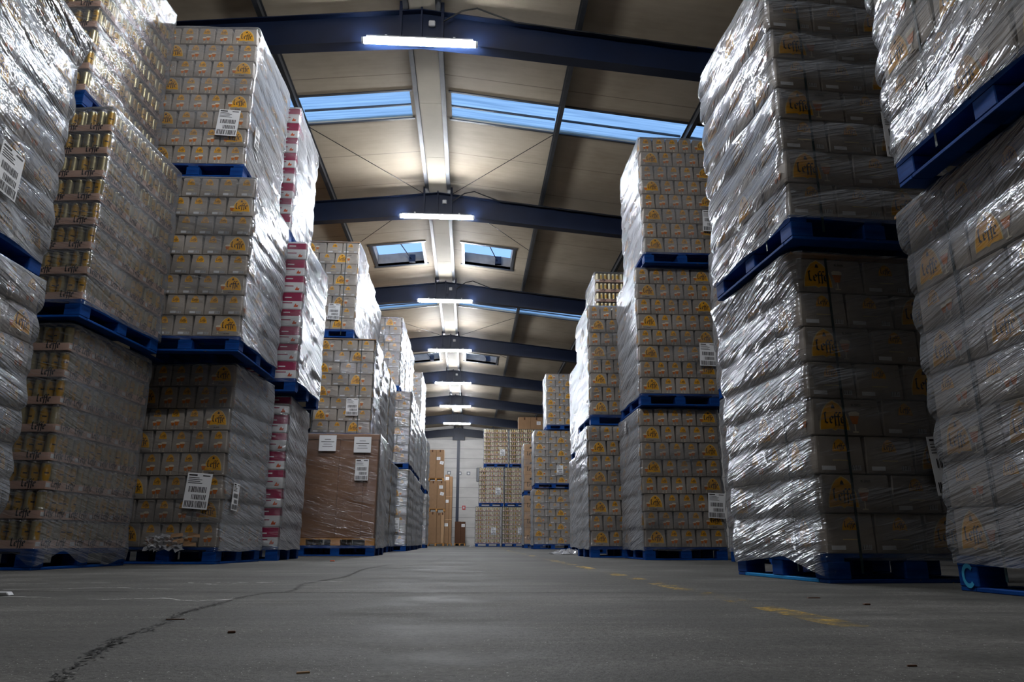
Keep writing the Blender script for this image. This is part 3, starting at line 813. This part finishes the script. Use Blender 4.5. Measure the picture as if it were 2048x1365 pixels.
for i, y in enumerate(RAFT[1:]):
    zc = 6.58
    r = link('tube_lamp', None, None, (RX, y - .15, zc))
    tag(r, 'lit white tube lamp under the roof beam above the camera' if i == 0 else 'lit white tube lamp under the ridge, %s of the row along the hall' % (WORDS[i - 1] if i < 8 else ''), 'lamp', 'tube lamps along the ridge')
    link('diffuser', dme, r); link('end_cap', ecm, r, (L, 0, 0)); link('end_cap', ecm, r, (-L - .03, 0, 0))
    link('housing', hbm, r)
    link('bracket', bkm, r, (.45, 0, 0)); link('bracket', bkm, r, (-.45, 0, 0))
    if 0 < i < 6:
        j = MB(); bevel_box(j, .09, .05, .09, 0, 1, .012); jb = obj('junction_box', j, M_LGREY, None, (RX + .14, y - .032, 6.93))
        tag(jb, 'small white junction box on the %s blue roof beam' % WORDS[i - 1], 'junction box', 'junction boxes on the roof beams')
    if 0 < i < 4:
        c = MB(); zt = roof_z(.22) - .19
        pts = [(RX + .3, y - .105, zt - .2), (RX + .55, y - .105, zt - .02), (RX + .75, y - .105, zt + .03), (RX + .95, y - .105, zt - .05)]
        pts += [(RX + .95 + .35 * q, y - .105, zt - .025 - SLOPE * (.95 + .35 * q) - .01 * (q % 2)) for q in range(1, 9)]
        c.tube(pts, .012, 6); co = obj('electric_cable', c, M_BLACK)
        tag(co, 'black cable running along the upper edge of the %s blue roof beam' % WORDS[i - 1], 'cable', 'cables on the roof beams')
# ---------------------------------------------------------------- pallet loads
P = 1.862
GG = 'film-wrapped pallet loads of grey beer cartons'; GC = 'film-wrapped pallet loads of beer can trays'
GM = 'film-wrapped pallet loads of magenta and white cartons'; GK = 'film-wrapped pallet loads of brown boxes'
ship = lambda face, u, v, t=0, w=.21, h=.30: (face, u, v, t, w, h, 'ship')

# right side, from the camera into the hall
def drape_r(px, py):
    if px < -.97 or (px < -.9 and py < -.9):
        if py < -.2: return .03 + .10 * min(1, (py + 1) / .75)
        return .13 - .05 * (py + .2) / 1.2
    return .03 + .085 * min(1, max(0, (px + .98) / .12)) if py < -.97 else .1
R1 = load('tall carton load at the right edge, its pallet corner marked with a chalky C', GG, 'P2', -1, 2.21, 2.08, D=1.22, near=2, front=False, cap=True, flare=.035, strap=(.5,), amp=.026, wrinkle=.014, name='wrapped_pallet_load')
load('silver-wrapped carton load riding on the cardboard sheet at the right edge', GG, 'P2', -1, 2.06, 1.85, P, D=1.22, near=2, front=False, strap=(.5,), amp=.026, wrinkle=.016)
R2 = load('dark-fronted strapped carton load on the floor with a bright blue pallet board', GG, 'P2', -1, 1.88, 3.87, D=1.1, rot=4, near=2, ph=1, cap=True, flare=.05, strap=(.19,), bottom=drape_r, amp=.026, wrinkle=.013,
     labels=[ship('front', .76, .62, -4, .22, .32)])
load('dark-fronted strapped carton load standing on the load with the bright blue pallet board', GG, 'P2', -1, 1.80, 3.70, P, D=1.1, rot=3, near=2, ph=1, strap=(.19,), amp=.026, wrinkle=.016,
     labels=[ship('front', .73, .69, 0)])
RXL = ['floor-level', 'middle', 'topmost']
for i, x in enumerate((2.97, 2.97, 3.05)):
    load('%s wrapped load in the narrow gap behind the dark-fronted strapped stack' % RXL[i], GG, 'P1', -1, x, 7.18, P * i, near=1, front=False)
load('grey floor-level carton load with torn film at its pallet corner, squarely seen right stack', GG, 'P1', -1, 2.12, 8.95, near=2, labels=[ship('front', .90, .64, 3), ship('side', .68, 1.70, 0, .12, .16)])
load('grey carton load in the middle of the right stack seen squarely from the front', GG, 'P1', -1, 2.13, 8.85, P, near=2, ph=0, labels=[ship('front', .88, .66, 2)])
load('topmost carton load of the squarely seen right stack, just below the roof', GG, 'P1', -1, 2.23, 8.72, 2 * P, near=2, labels=[ship('front', .90, .60, 2)])
load('grey carton load on the floor just beyond the squarely seen right stack', GG, 'P1', -1, 1.70, 10.40, near=1)
load('second-level grey carton load just beyond the squarely seen right stack', GG, 'P1', -1, 1.76, 10.46, P, near=1)
load('floor-level load whose film trails out onto the concrete', GG, 'P1', -1, 2.10, 14.1, near=0, front=False)
load('middle load of the stack topped with gold cans, its film dense and glittering', GG, 'P1', -1, 2.14, 14.1, P, near=0, front=False)
load('load of gold beer cans on top of a right stack below the roof', GC, 'CF', -1, 2.50, 13.85, 2 * P, near=1)
load('strapped grey carton load on the floor beside the far can stacks', GG, 'P2', -1, 2.03, 23.35, W=1.2, D=1.0, near=0, ph=1, strap=(.45,))
load('strapped grey carton load with white label, second level beside the far can stacks', GG, 'P2', -1, 2.07, 23.28, P, W=1.2, D=1.0, near=0, ph=1, strap=(.45,), labels=[ship('front', .80, .57)])
load('small-looking carton load high up beside the far can stacks, brown scraps on its top', GG, 'P2', -1, 2.46, 23.2, 2 * P, W=1.0, D=1.0, near=0, ph=1, cap=True)
load('pale brown boxes printed Leffe on the floor by the far can stacks', GK, 'K', -1, 1.98, 26.65, near=0, n=6)
load('pale brown boxes printed Leffe on the second level by the far can stacks', GK, 'K', -1, 1.98, 26.65, P, near=0, n=6)
# can stacks across the far end
KN = [('floor-level can load nearest the aisle in the far block of cans', .32), ('floor-level can load second from the aisle in the far block of cans', 1.60),
      ('second-level can load nearest the aisle in the far block of cans', .47), ('second-level can load second from the aisle in the far block of cans', 1.71),
      ('top can load nearest the aisle in the far block of cans', .68), ('top can load second from the aisle in the far block of cans', 1.93)]
KL = [(.85, .71), (.84, .71), (.90, .70), None, (.89, .68), None]
for i, (lb, x) in enumerate(KN):
    load(lb, GC, 'CF', -1, x, 35.4, P * (i // 2), W=1.15, D=1.0, near=0, labels=[ship('front', KL[i][0], KL[i][1], 0, .24, .34)] if KL[i] else [])
for i in range(3):
    load(('floor-level', 'second-level', 'top')[i] + ' can load third from the aisle, mostly hidden behind the strapped stack', GC, 'CF', -1, (2.88, 2.96, 3.18)[i], 35.4, P * i, W=1.15, D=1.0, near=0, aisle=False)

# left side, from the camera into the hall
load('film-wrapped load at the left edge below the load with the slanting label', GG, 'P1', 1, -2.80, 3.42, near=2, front=False, amp=.026, wrinkle=.016)
load('silvery wrapped load at the left edge with a slanting white barcode label', GG, 'P1', 1, -2.86, 3.46, P, near=2, front=False, cap=True, flare=.06, amp=.020, wrinkle=.018, labels=[ship('side', .67, .50, 3, .22, .30)])
def drape_l(px, py):
    if px > .97: return .035 + .075 * max(0, math.sin(math.pi * min(1, max(0, (py + 1) / 1.0)))) * (1 if py < .1 else .6) + .02 * math.sin(py * 9)
    return .03 + .085 * min(1, max(0, (.97 - px) / .2)) if py < -.97 else .1
load('floor-level gold can load in pink trays, film hanging over its blue pallet', GC, 'C', 1, -3.10, 5.58, D=1.2, rot=-5, near=2, bottom=drape_l, amp=.010, wrinkle=.010)
load('load of gold beer cans in pink trays, second level of the can stack', GC, 'C', 1, -3.02, 5.50, P, D=1.14, rot=-6, near=2, amp=.010, wrinkle=.010)
load('topmost load of the near can stack, running out of the picture', GC, 'C', 1, -3.30, 5.52, 2 * P, D=1.14, rot=-6, near=2, amp=.012, wrinkle=.016)
L3 = load('grey carton load with ripped film spilling out at its foot and two white labels', GG, 'P1', 1, -2.33, 7.12, D=1.05, H=1.92, rot=-6, near=2, ph=1,
     labels=[ship('front', .22, .66, 4, .24, .33), ship('side', .22, .62, 4, .14, .26)])
load('grey carton load between two pallets whose cartons carry white barcode patches', GG, 'P1', 1, -2.20, 6.74, 1.925, H=1.83, rot=-1.5, near=2, narrow='n1b')
load('highest grey carton load beside the magenta cartons, big white label on its front', GG, 'P1', 1, -2.36, 6.78, 3.76, H=1.80, rot=-2, near=2, ph=1, labels=[ship('front', .19, .60, 4, .22, .30), ship('side', .2, .55, 0, .13, .24)])
load('magenta and white carton load on the floor', GM, 'M', 1, -2.10, 8.44, rot=2, near=1, n=8)
load('magenta and white carton load on the middle level', GM, 'M', 1, -2.02, 8.28, P, rot=-1, near=1, n=8, wrinkle=.014)
load('magenta and white carton load on the top level', GM, 'M', 1, -2.25, 8.30, 2 * P, rot=1, near=1, n=8, wrinkle=.014)
load('single large brown corrugated box on a blue pallet with two white sheets', GK, 'B', 1, -1.40, 11.3, W=1.15, D=1.15, H=1.835, near=1, n=1, amp=.004, wrinkle=.006,
     labels=[ship('front', .24, 1.26, 0, .2, .32), ('front', .78, 1.66, 0, .26, .24, 'sheet'), ('front', .25, 1.64, 0, .26, .24, 'sheet')])
LV = ['floor-level', 'middle', 'topmost']
for j, (y, nm) in enumerate(((12.62, 'first'), (14.2, 'second'), (15.78, 'third'))):
    for i, x in enumerate(((-1.62, -1.74, -2.13), (-1.66, -1.79, -2.19), (-1.68, -1.80, -2.25))[j]):
        lab = '%s strapped carton load right above the large brown box' % ('middle', 'topmost')[i - 1] if j == 0 and i else '%s wrapped load of the %s stack behind the large brown box' % (LV[i], nm)
        load(lab, GG, 'P2', 1, x, y, P * i, near=1, front=(j == 0 and i > 0), ph=0, cap=True, flare=.02, strap=(.22,) if j == 0 and i else (), wrinkle=.016,
             labels=[[], [ship('front', .32, .60)], [ship('front', .36, .47, 2)]][i] if j == 0 else [])
for j, y in enumerate((17.3, 18.8, 20.3)):
    for i, x in enumerate((-1.43, -1.45, -1.75)):
        load(('%s load of the silvery strapped stack facing the camera past the brown box' if j == 0 else '%s load of the stack %s behind the silvery strapped stack') % ((LV[i],) if j == 0 else (LV[i], ('', 'directly', 'second')[j])),
             GG, 'P2', 1, x - .01 * j, y, P * i, near=1 if j == 0 else 0, front=j == 0, ph=1, thick=M_FILM_THICK, cap=True, flare=.02, strap=(.4,) if j == 0 else (), amp=.02, labels=[ship('front', .27, .58)] if (i == 0 and j == 0) else [])
for j, y in enumerate((23.3, 24.75)):
    for i, x in enumerate((-1.60, -1.56, -1.64)):
        load(('%s load of the tall narrow-looking stack near the brown box towers' if j == 0 else '%s load of the stack tucked behind the tall narrow-looking one') % LV[i], GG, 'P2', 1, x - .02 * j, y, P * i, near=0, front=j == 0, thick=M_FILM_THICK, ph=1, cap=True, flare=.02, amp=.02)
for i, x in enumerate((-1.49, -1.53)):
    load(('floor-level', 'upper')[i] + ' load of the two-high silver stack next to the brown box towers', GG, 'P2', 1, x, 26.2, P * i, near=0, ph=1, thick=M_FILM_THICK, amp=.02)

# ---------------------------------------------------------------- plain brown boxes at the far end
WP = MB()
for y in (-.5, -.3, -.1, .1, .3): WP.box((-.5, y + .02, .10), (.5, y + .18, .122))
for x in (-.5, -.05, .4):
    WP.box((x, -.5, .078), (x + .1, .5, .0995)); WP.box((x, -.5, 0), (x + .1, .5, .02))
    for y in (-.5, -.05, .4): WP.box((x, y, .0205), (x + .1, y + .1, .0775))
def wooden_pallet(label, x0, x1, y, z, d=.9):
    o = obj('wooden_pallet', WP, M_WOOD, None, ((x0 + x1) / 2, y + d / 2, z)); o.scale = (x1 - x0, d, 1.15)
    return tag(o, label, 'pallet', 'raw wooden pallets under brown boxes')
def brown_box(label, x0, x1, y, z0, z1, d=.8, m=None, stick=(), tape=True, group='tall plain brown boxes at the far end'):
    w = x1 - x0; b = MB(); bevel_box(b, w, d, z1 - z0, 0, 1, .008)
    o = obj('brown_box', b, m or M_KRAFT, None, ((x0 + x1) / 2, y + d / 2, z0)); tag(o, label, 'box', group)
    if tape:
        tp = MB(); tp.box((-.035, -d / 2 - .001, z1 - z0 - .14), (.035, -d / 2 + .001, z1 - z0 - .01)); obj('tape', tp, M_DKRAFT, o)
    for u, v, a in stick: 
        s = link('sticker', label_mesh(.2, .17, 'sheet'), o, (u, -d / 2 - .003, v)); s.rotation_euler.y = math.radians(a)
    return o
wooden_pallet('raw wooden pallet on the floor under the lowest upright boxes of the big tower', -2.2, -1.3, 40, 0)
brown_box('lowest left upright box of the big brown tower, white film at its top', -2.15, -1.72, 40.0, .145, 1.76)
brown_box('lowest middle upright box of the big brown tower', -1.71, -1.50, 40.02, .145, 1.72)
brown_box('lowest right upright slab box of the big brown tower, paler brown', -1.49, -1.32, 40.0, .145, 1.74, m=M_KRAFTP)
wooden_pallet('raw wooden pallet between bottom and middle boxes of the big brown tower', -2.2, -1.3, 40, 1.785)
brown_box('middle left tall box of the big brown tower', -2.17, -1.74, 40.0, 1.93, 3.40)
brown_box('middle right tall box of the big brown tower with two white stickers', -1.735, -1.29, 40.0, 1.93, 3.40, stick=((-.02, 1.14, 0), (.04, .78, 14)))
wooden_pallet('raw wooden pallet under the top boxes of the big brown tower', -2.25, -1.4, 40, 3.405)
brown_box('top left tall box of the big brown tower', -2.25, -1.85, 40.0, 3.55, 5.08)
brown_box('top right tall box of the big brown tower with two white stickers', -1.84, -1.42, 40.0, 3.55, 5.08, stick=((-.08, 1.05, 0), (.1, .82, 14)))
wooden_pallet('raw wooden pallet on the floor under the slim box tower', -1.42, -.95, 42.5, 0)
LVB = ['lowest', 'middle', 'top']
for i, (a, b) in enumerate(((.145, 1.40), (1.45, 2.69), (2.73, 3.95))):
    brown_box('%s left box of the slim brown tower by the blue wall column' % LVB[i], -1.41, -1.15, 42.5, a, b - .0 if i < 2 else b, m=M_KRAFT, stick=((.0, 1.0, 0),), tape=False)
    brown_box('%s right box of the slim brown tower by the blue wall column' % LVB[i], -1.14, -.98, 42.52, a, b - (.1 if i == 2 else 0), m=M_KRAFT, tape=False)
for i in (0, 1):
    pb = MB(); pb.box((-1.41, 42.5, (1.40, 2.69)[i]), (-.98, 43.3, (1.45, 2.73)[i])); tag(obj('board', pb, M_KRAFTP), 'thin board lying between the %s boxes of the slim brown tower' % ('lowest and middle', 'middle and top')[i], 'board')
wooden_pallet('raw wooden pallet on the floor under the lone dark box', -.84, -.2, 44.2, 0)
brown_box('lone dark brown box standing before the far wall at the foot of the blue column', -.82, -.47, 44.2, .145, 1.37, m=M_DKRAFT, tape=False)
brown_box('dark brown box with white sticker beside the lone dark box by the blue column', -.465, -.2, 44.2, .145, 1.36, m=M_DKRAFT, stick=((.0, 1.0, 0),), tape=False)
brown_box('wide brown carton on top of the far can block, left of the labelled carton', 2.38, 2.98, 35.75, 5.605, 6.22, d=.55, group='brown cartons on the far can block')
brown_box('wide brown carton with white label on top of the far can block', 2.985, 3.58, 35.75, 5.605, 6.22, d=.55, stick=((.1, .32, 0),), group='brown cartons on the far can block')

# ---------------------------------------------------------------- signs on the far wall
for lb, x, z, w, h, m in (('small white square sign on the far wall next to the slim box tower', -1.29, 4.37, .22, .22, M_LGREY), ('small square sign half hidden by the blue wall column', -.60, 4.34, .16, .22, M_LGREY), ('small white square sign alone on the far wall right of the blue column', -.08, 4.34, .22, .22, M_LGREY), ('small red sign low on the far wall', -.33, 2.25, .2, .24, M_REDSIGN)):
    s = MB(); s.box((-w / 2, 0, -h / 2), (w / 2, .02, h / 2)); o = obj('wall_sign', s, M_ZINC if m is M_LGREY else m, None, (x, YB - .022, z)); tag(o, lb, 'sign')
    q = MB(); q.box((-w * .26, -.004, -h * .26), (w * .26, 0, h * .26)); obj('symbol', q, M_WHITE if m is M_LGREY else M_LGREY, o)
s = MB(); bevel_box(s, .2, .06, .86, 0, 1, .03); tag(obj('wall_panel', s, M_ZINC, None, (.52, YB - .035, 3.83)), 'narrow grey panel fixed to the far wall beside the can block', 'panel')

# ---------------------------------------------------------------- chalk C on the pallet corner at the right edge
def arc_mark(cx, cz, r0, r1, a0, a1, n=14):
    mb = MB(); p = []
    for i in range(n + 1):
        a = math.radians(a0 + (a1 - a0) * i / n); p.append(((cx + r0 * math.cos(a), cz + r0 * 1.25 * math.sin(a)), (cx + r1 * math.cos(a), cz + r1 * 1.25 * math.sin(a))))
    for (a, b), (c, d) in zip(p, p[1:]): mb.poly([(0, -a[0], a[1]), (0, -b[0], b[1]), (0, -d[0], d[1]), (0, -c[0], c[1])])
    return mb
pal = [c for c in R1.children if c.name.startswith('pallet')][0]
mk = obj('chalk_mark', arc_mark(0, 0, .026, .042, 42, 318), plain('pale_blue_paint', srgb(60, 160, 205), .6), pal, (-.508, .545, .066)); mk['label'] = 'pale blue painted letter C'
pal = [c for c in R2.children if c.name.startswith('pallet')][0]
bb = [c for c in pal.children if c.name.startswith('bottom_board') and c.location.x < -.1][0]
bb.data = bb.data.copy(); bb.data.materials[0] = M_PALLETL; bb['label'] = 'bright light blue board'
# ---------------------------------------------------------------- film scraps and litter
def crumple(nx, ny, sx, sy, hz, seed):
    r = random.Random(seed); mb = MB(); g = []
    for j in range(ny):
        for i in range(nx):
            u, v = i / (nx - 1) - .5, j / (ny - 1) - .5; e = max(0, 1 - 3.2 * (u * u + v * v))
            g.append((u * sx * (1 + r.uniform(-.15, .15)), v * sy * (1 + r.uniform(-.2, .2)), .002 + hz * e * r.random()))
    mb.v = g
    for j in range(ny - 1):
        for i in range(nx - 1):
            k = j * nx + i; mb.f.append([k, k + 1, k + nx + 1, k + nx]); mb.m.append(0)
    return mb
t = NT('loose_film'); t.p.inputs['Base Color'].default_value = (.5, .5, .52, 1); t.p.inputs['Roughness'].default_value = .2; t.p.inputs['Alpha'].default_value = .55; M_LOOSE = t.m
o = obj('film_scrap', crumple(16, 12, .7, .9, .10, 4), M_LOOSE, None, (1.78, 13.3, 0)); tag(o, 'crumpled clear film trailing on the concrete at the foot of the right stacks', 'plastic film')
o = obj('film_scrap', crumple(9, 7, .3, .25, .07, 5), M_LOOSE, None, (.16, 35.2, 0)); tag(o, 'small white film scrap on the concrete at the corner of the far can block', 'plastic film')
tf = obj('torn_film', crumple(22, 12, .36, .16, .07, 9), M_LOOSE, L3, (.02, -.555, .19)); tf.rotation_euler = (math.radians(72), 0, 0)
kr = MB(); rr = random.Random(5)
for i in range(9):
    x = rr.uniform(-.2, .25); z = rr.uniform(.16, .26); a = rr.uniform(-.5, .5); l = rr.uniform(.05, .12)
    kr.poly([(x, -.56 - rr.random() * .03, z), (x + l, -.57, z + a * .05), (x + l * .9, -.56, z + .03 + a * .05), (x + .01, -.58, z + .035)])
obj('torn_board', kr, M_KRAFT, L3)
def litter(name, label, x, y, l, w, h, rz, m):
    b = MB(); bevel_box(b, l, w, h, 0, .9, min(w, h) * .2); return tag(obj(name, b, m, None, (x, y, 0), math.radians(rz)), label, 'litter', 'litter on the concrete')
litter('wood_splinter', 'pale wooden slat lying on the concrete at the left edge', -1.86, 3.06, .22, .035, .014, -3, M_LGREY)
litter('bark_chip', 'dark brown chip lying on the concrete in front of the can stack', -.54, 1.82, .018, .01, .005, 10, M_DKRAFT)
litter('wood_splinter', 'thin brown splinter lying beside the dark chip', -.78, 2.12, .05, .005, .003, 5, M_DKRAFT)
litter('wood_splinter', 'pale yellow splinter at the very front edge of the concrete', -.26, 1.275, .022, .004, .003, 20, M_KRAFTP)
litter('bark_chip', 'dark chip on the concrete between yellow line and blue pallet', 1.36, 2.55, .022, .014, .005, 0, M_DKRAFT)
litter('wood_splinter', 'dark thin splinter on the concrete at the front right', .76, 1.30, .018, .004, .003, 0, M_DKRAFT)
litter('wood_splinter', 'dark sliver on the concrete just beyond the dark chip by the yellow line', 1.32, 2.86, .05, .012, .003, 0, M_DKRAFT)
litter('bark_chip', 'tiny reddish chip on the concrete before the large brown box', -1.45, 8.2, .05, .03, .012, 0, M_RED)
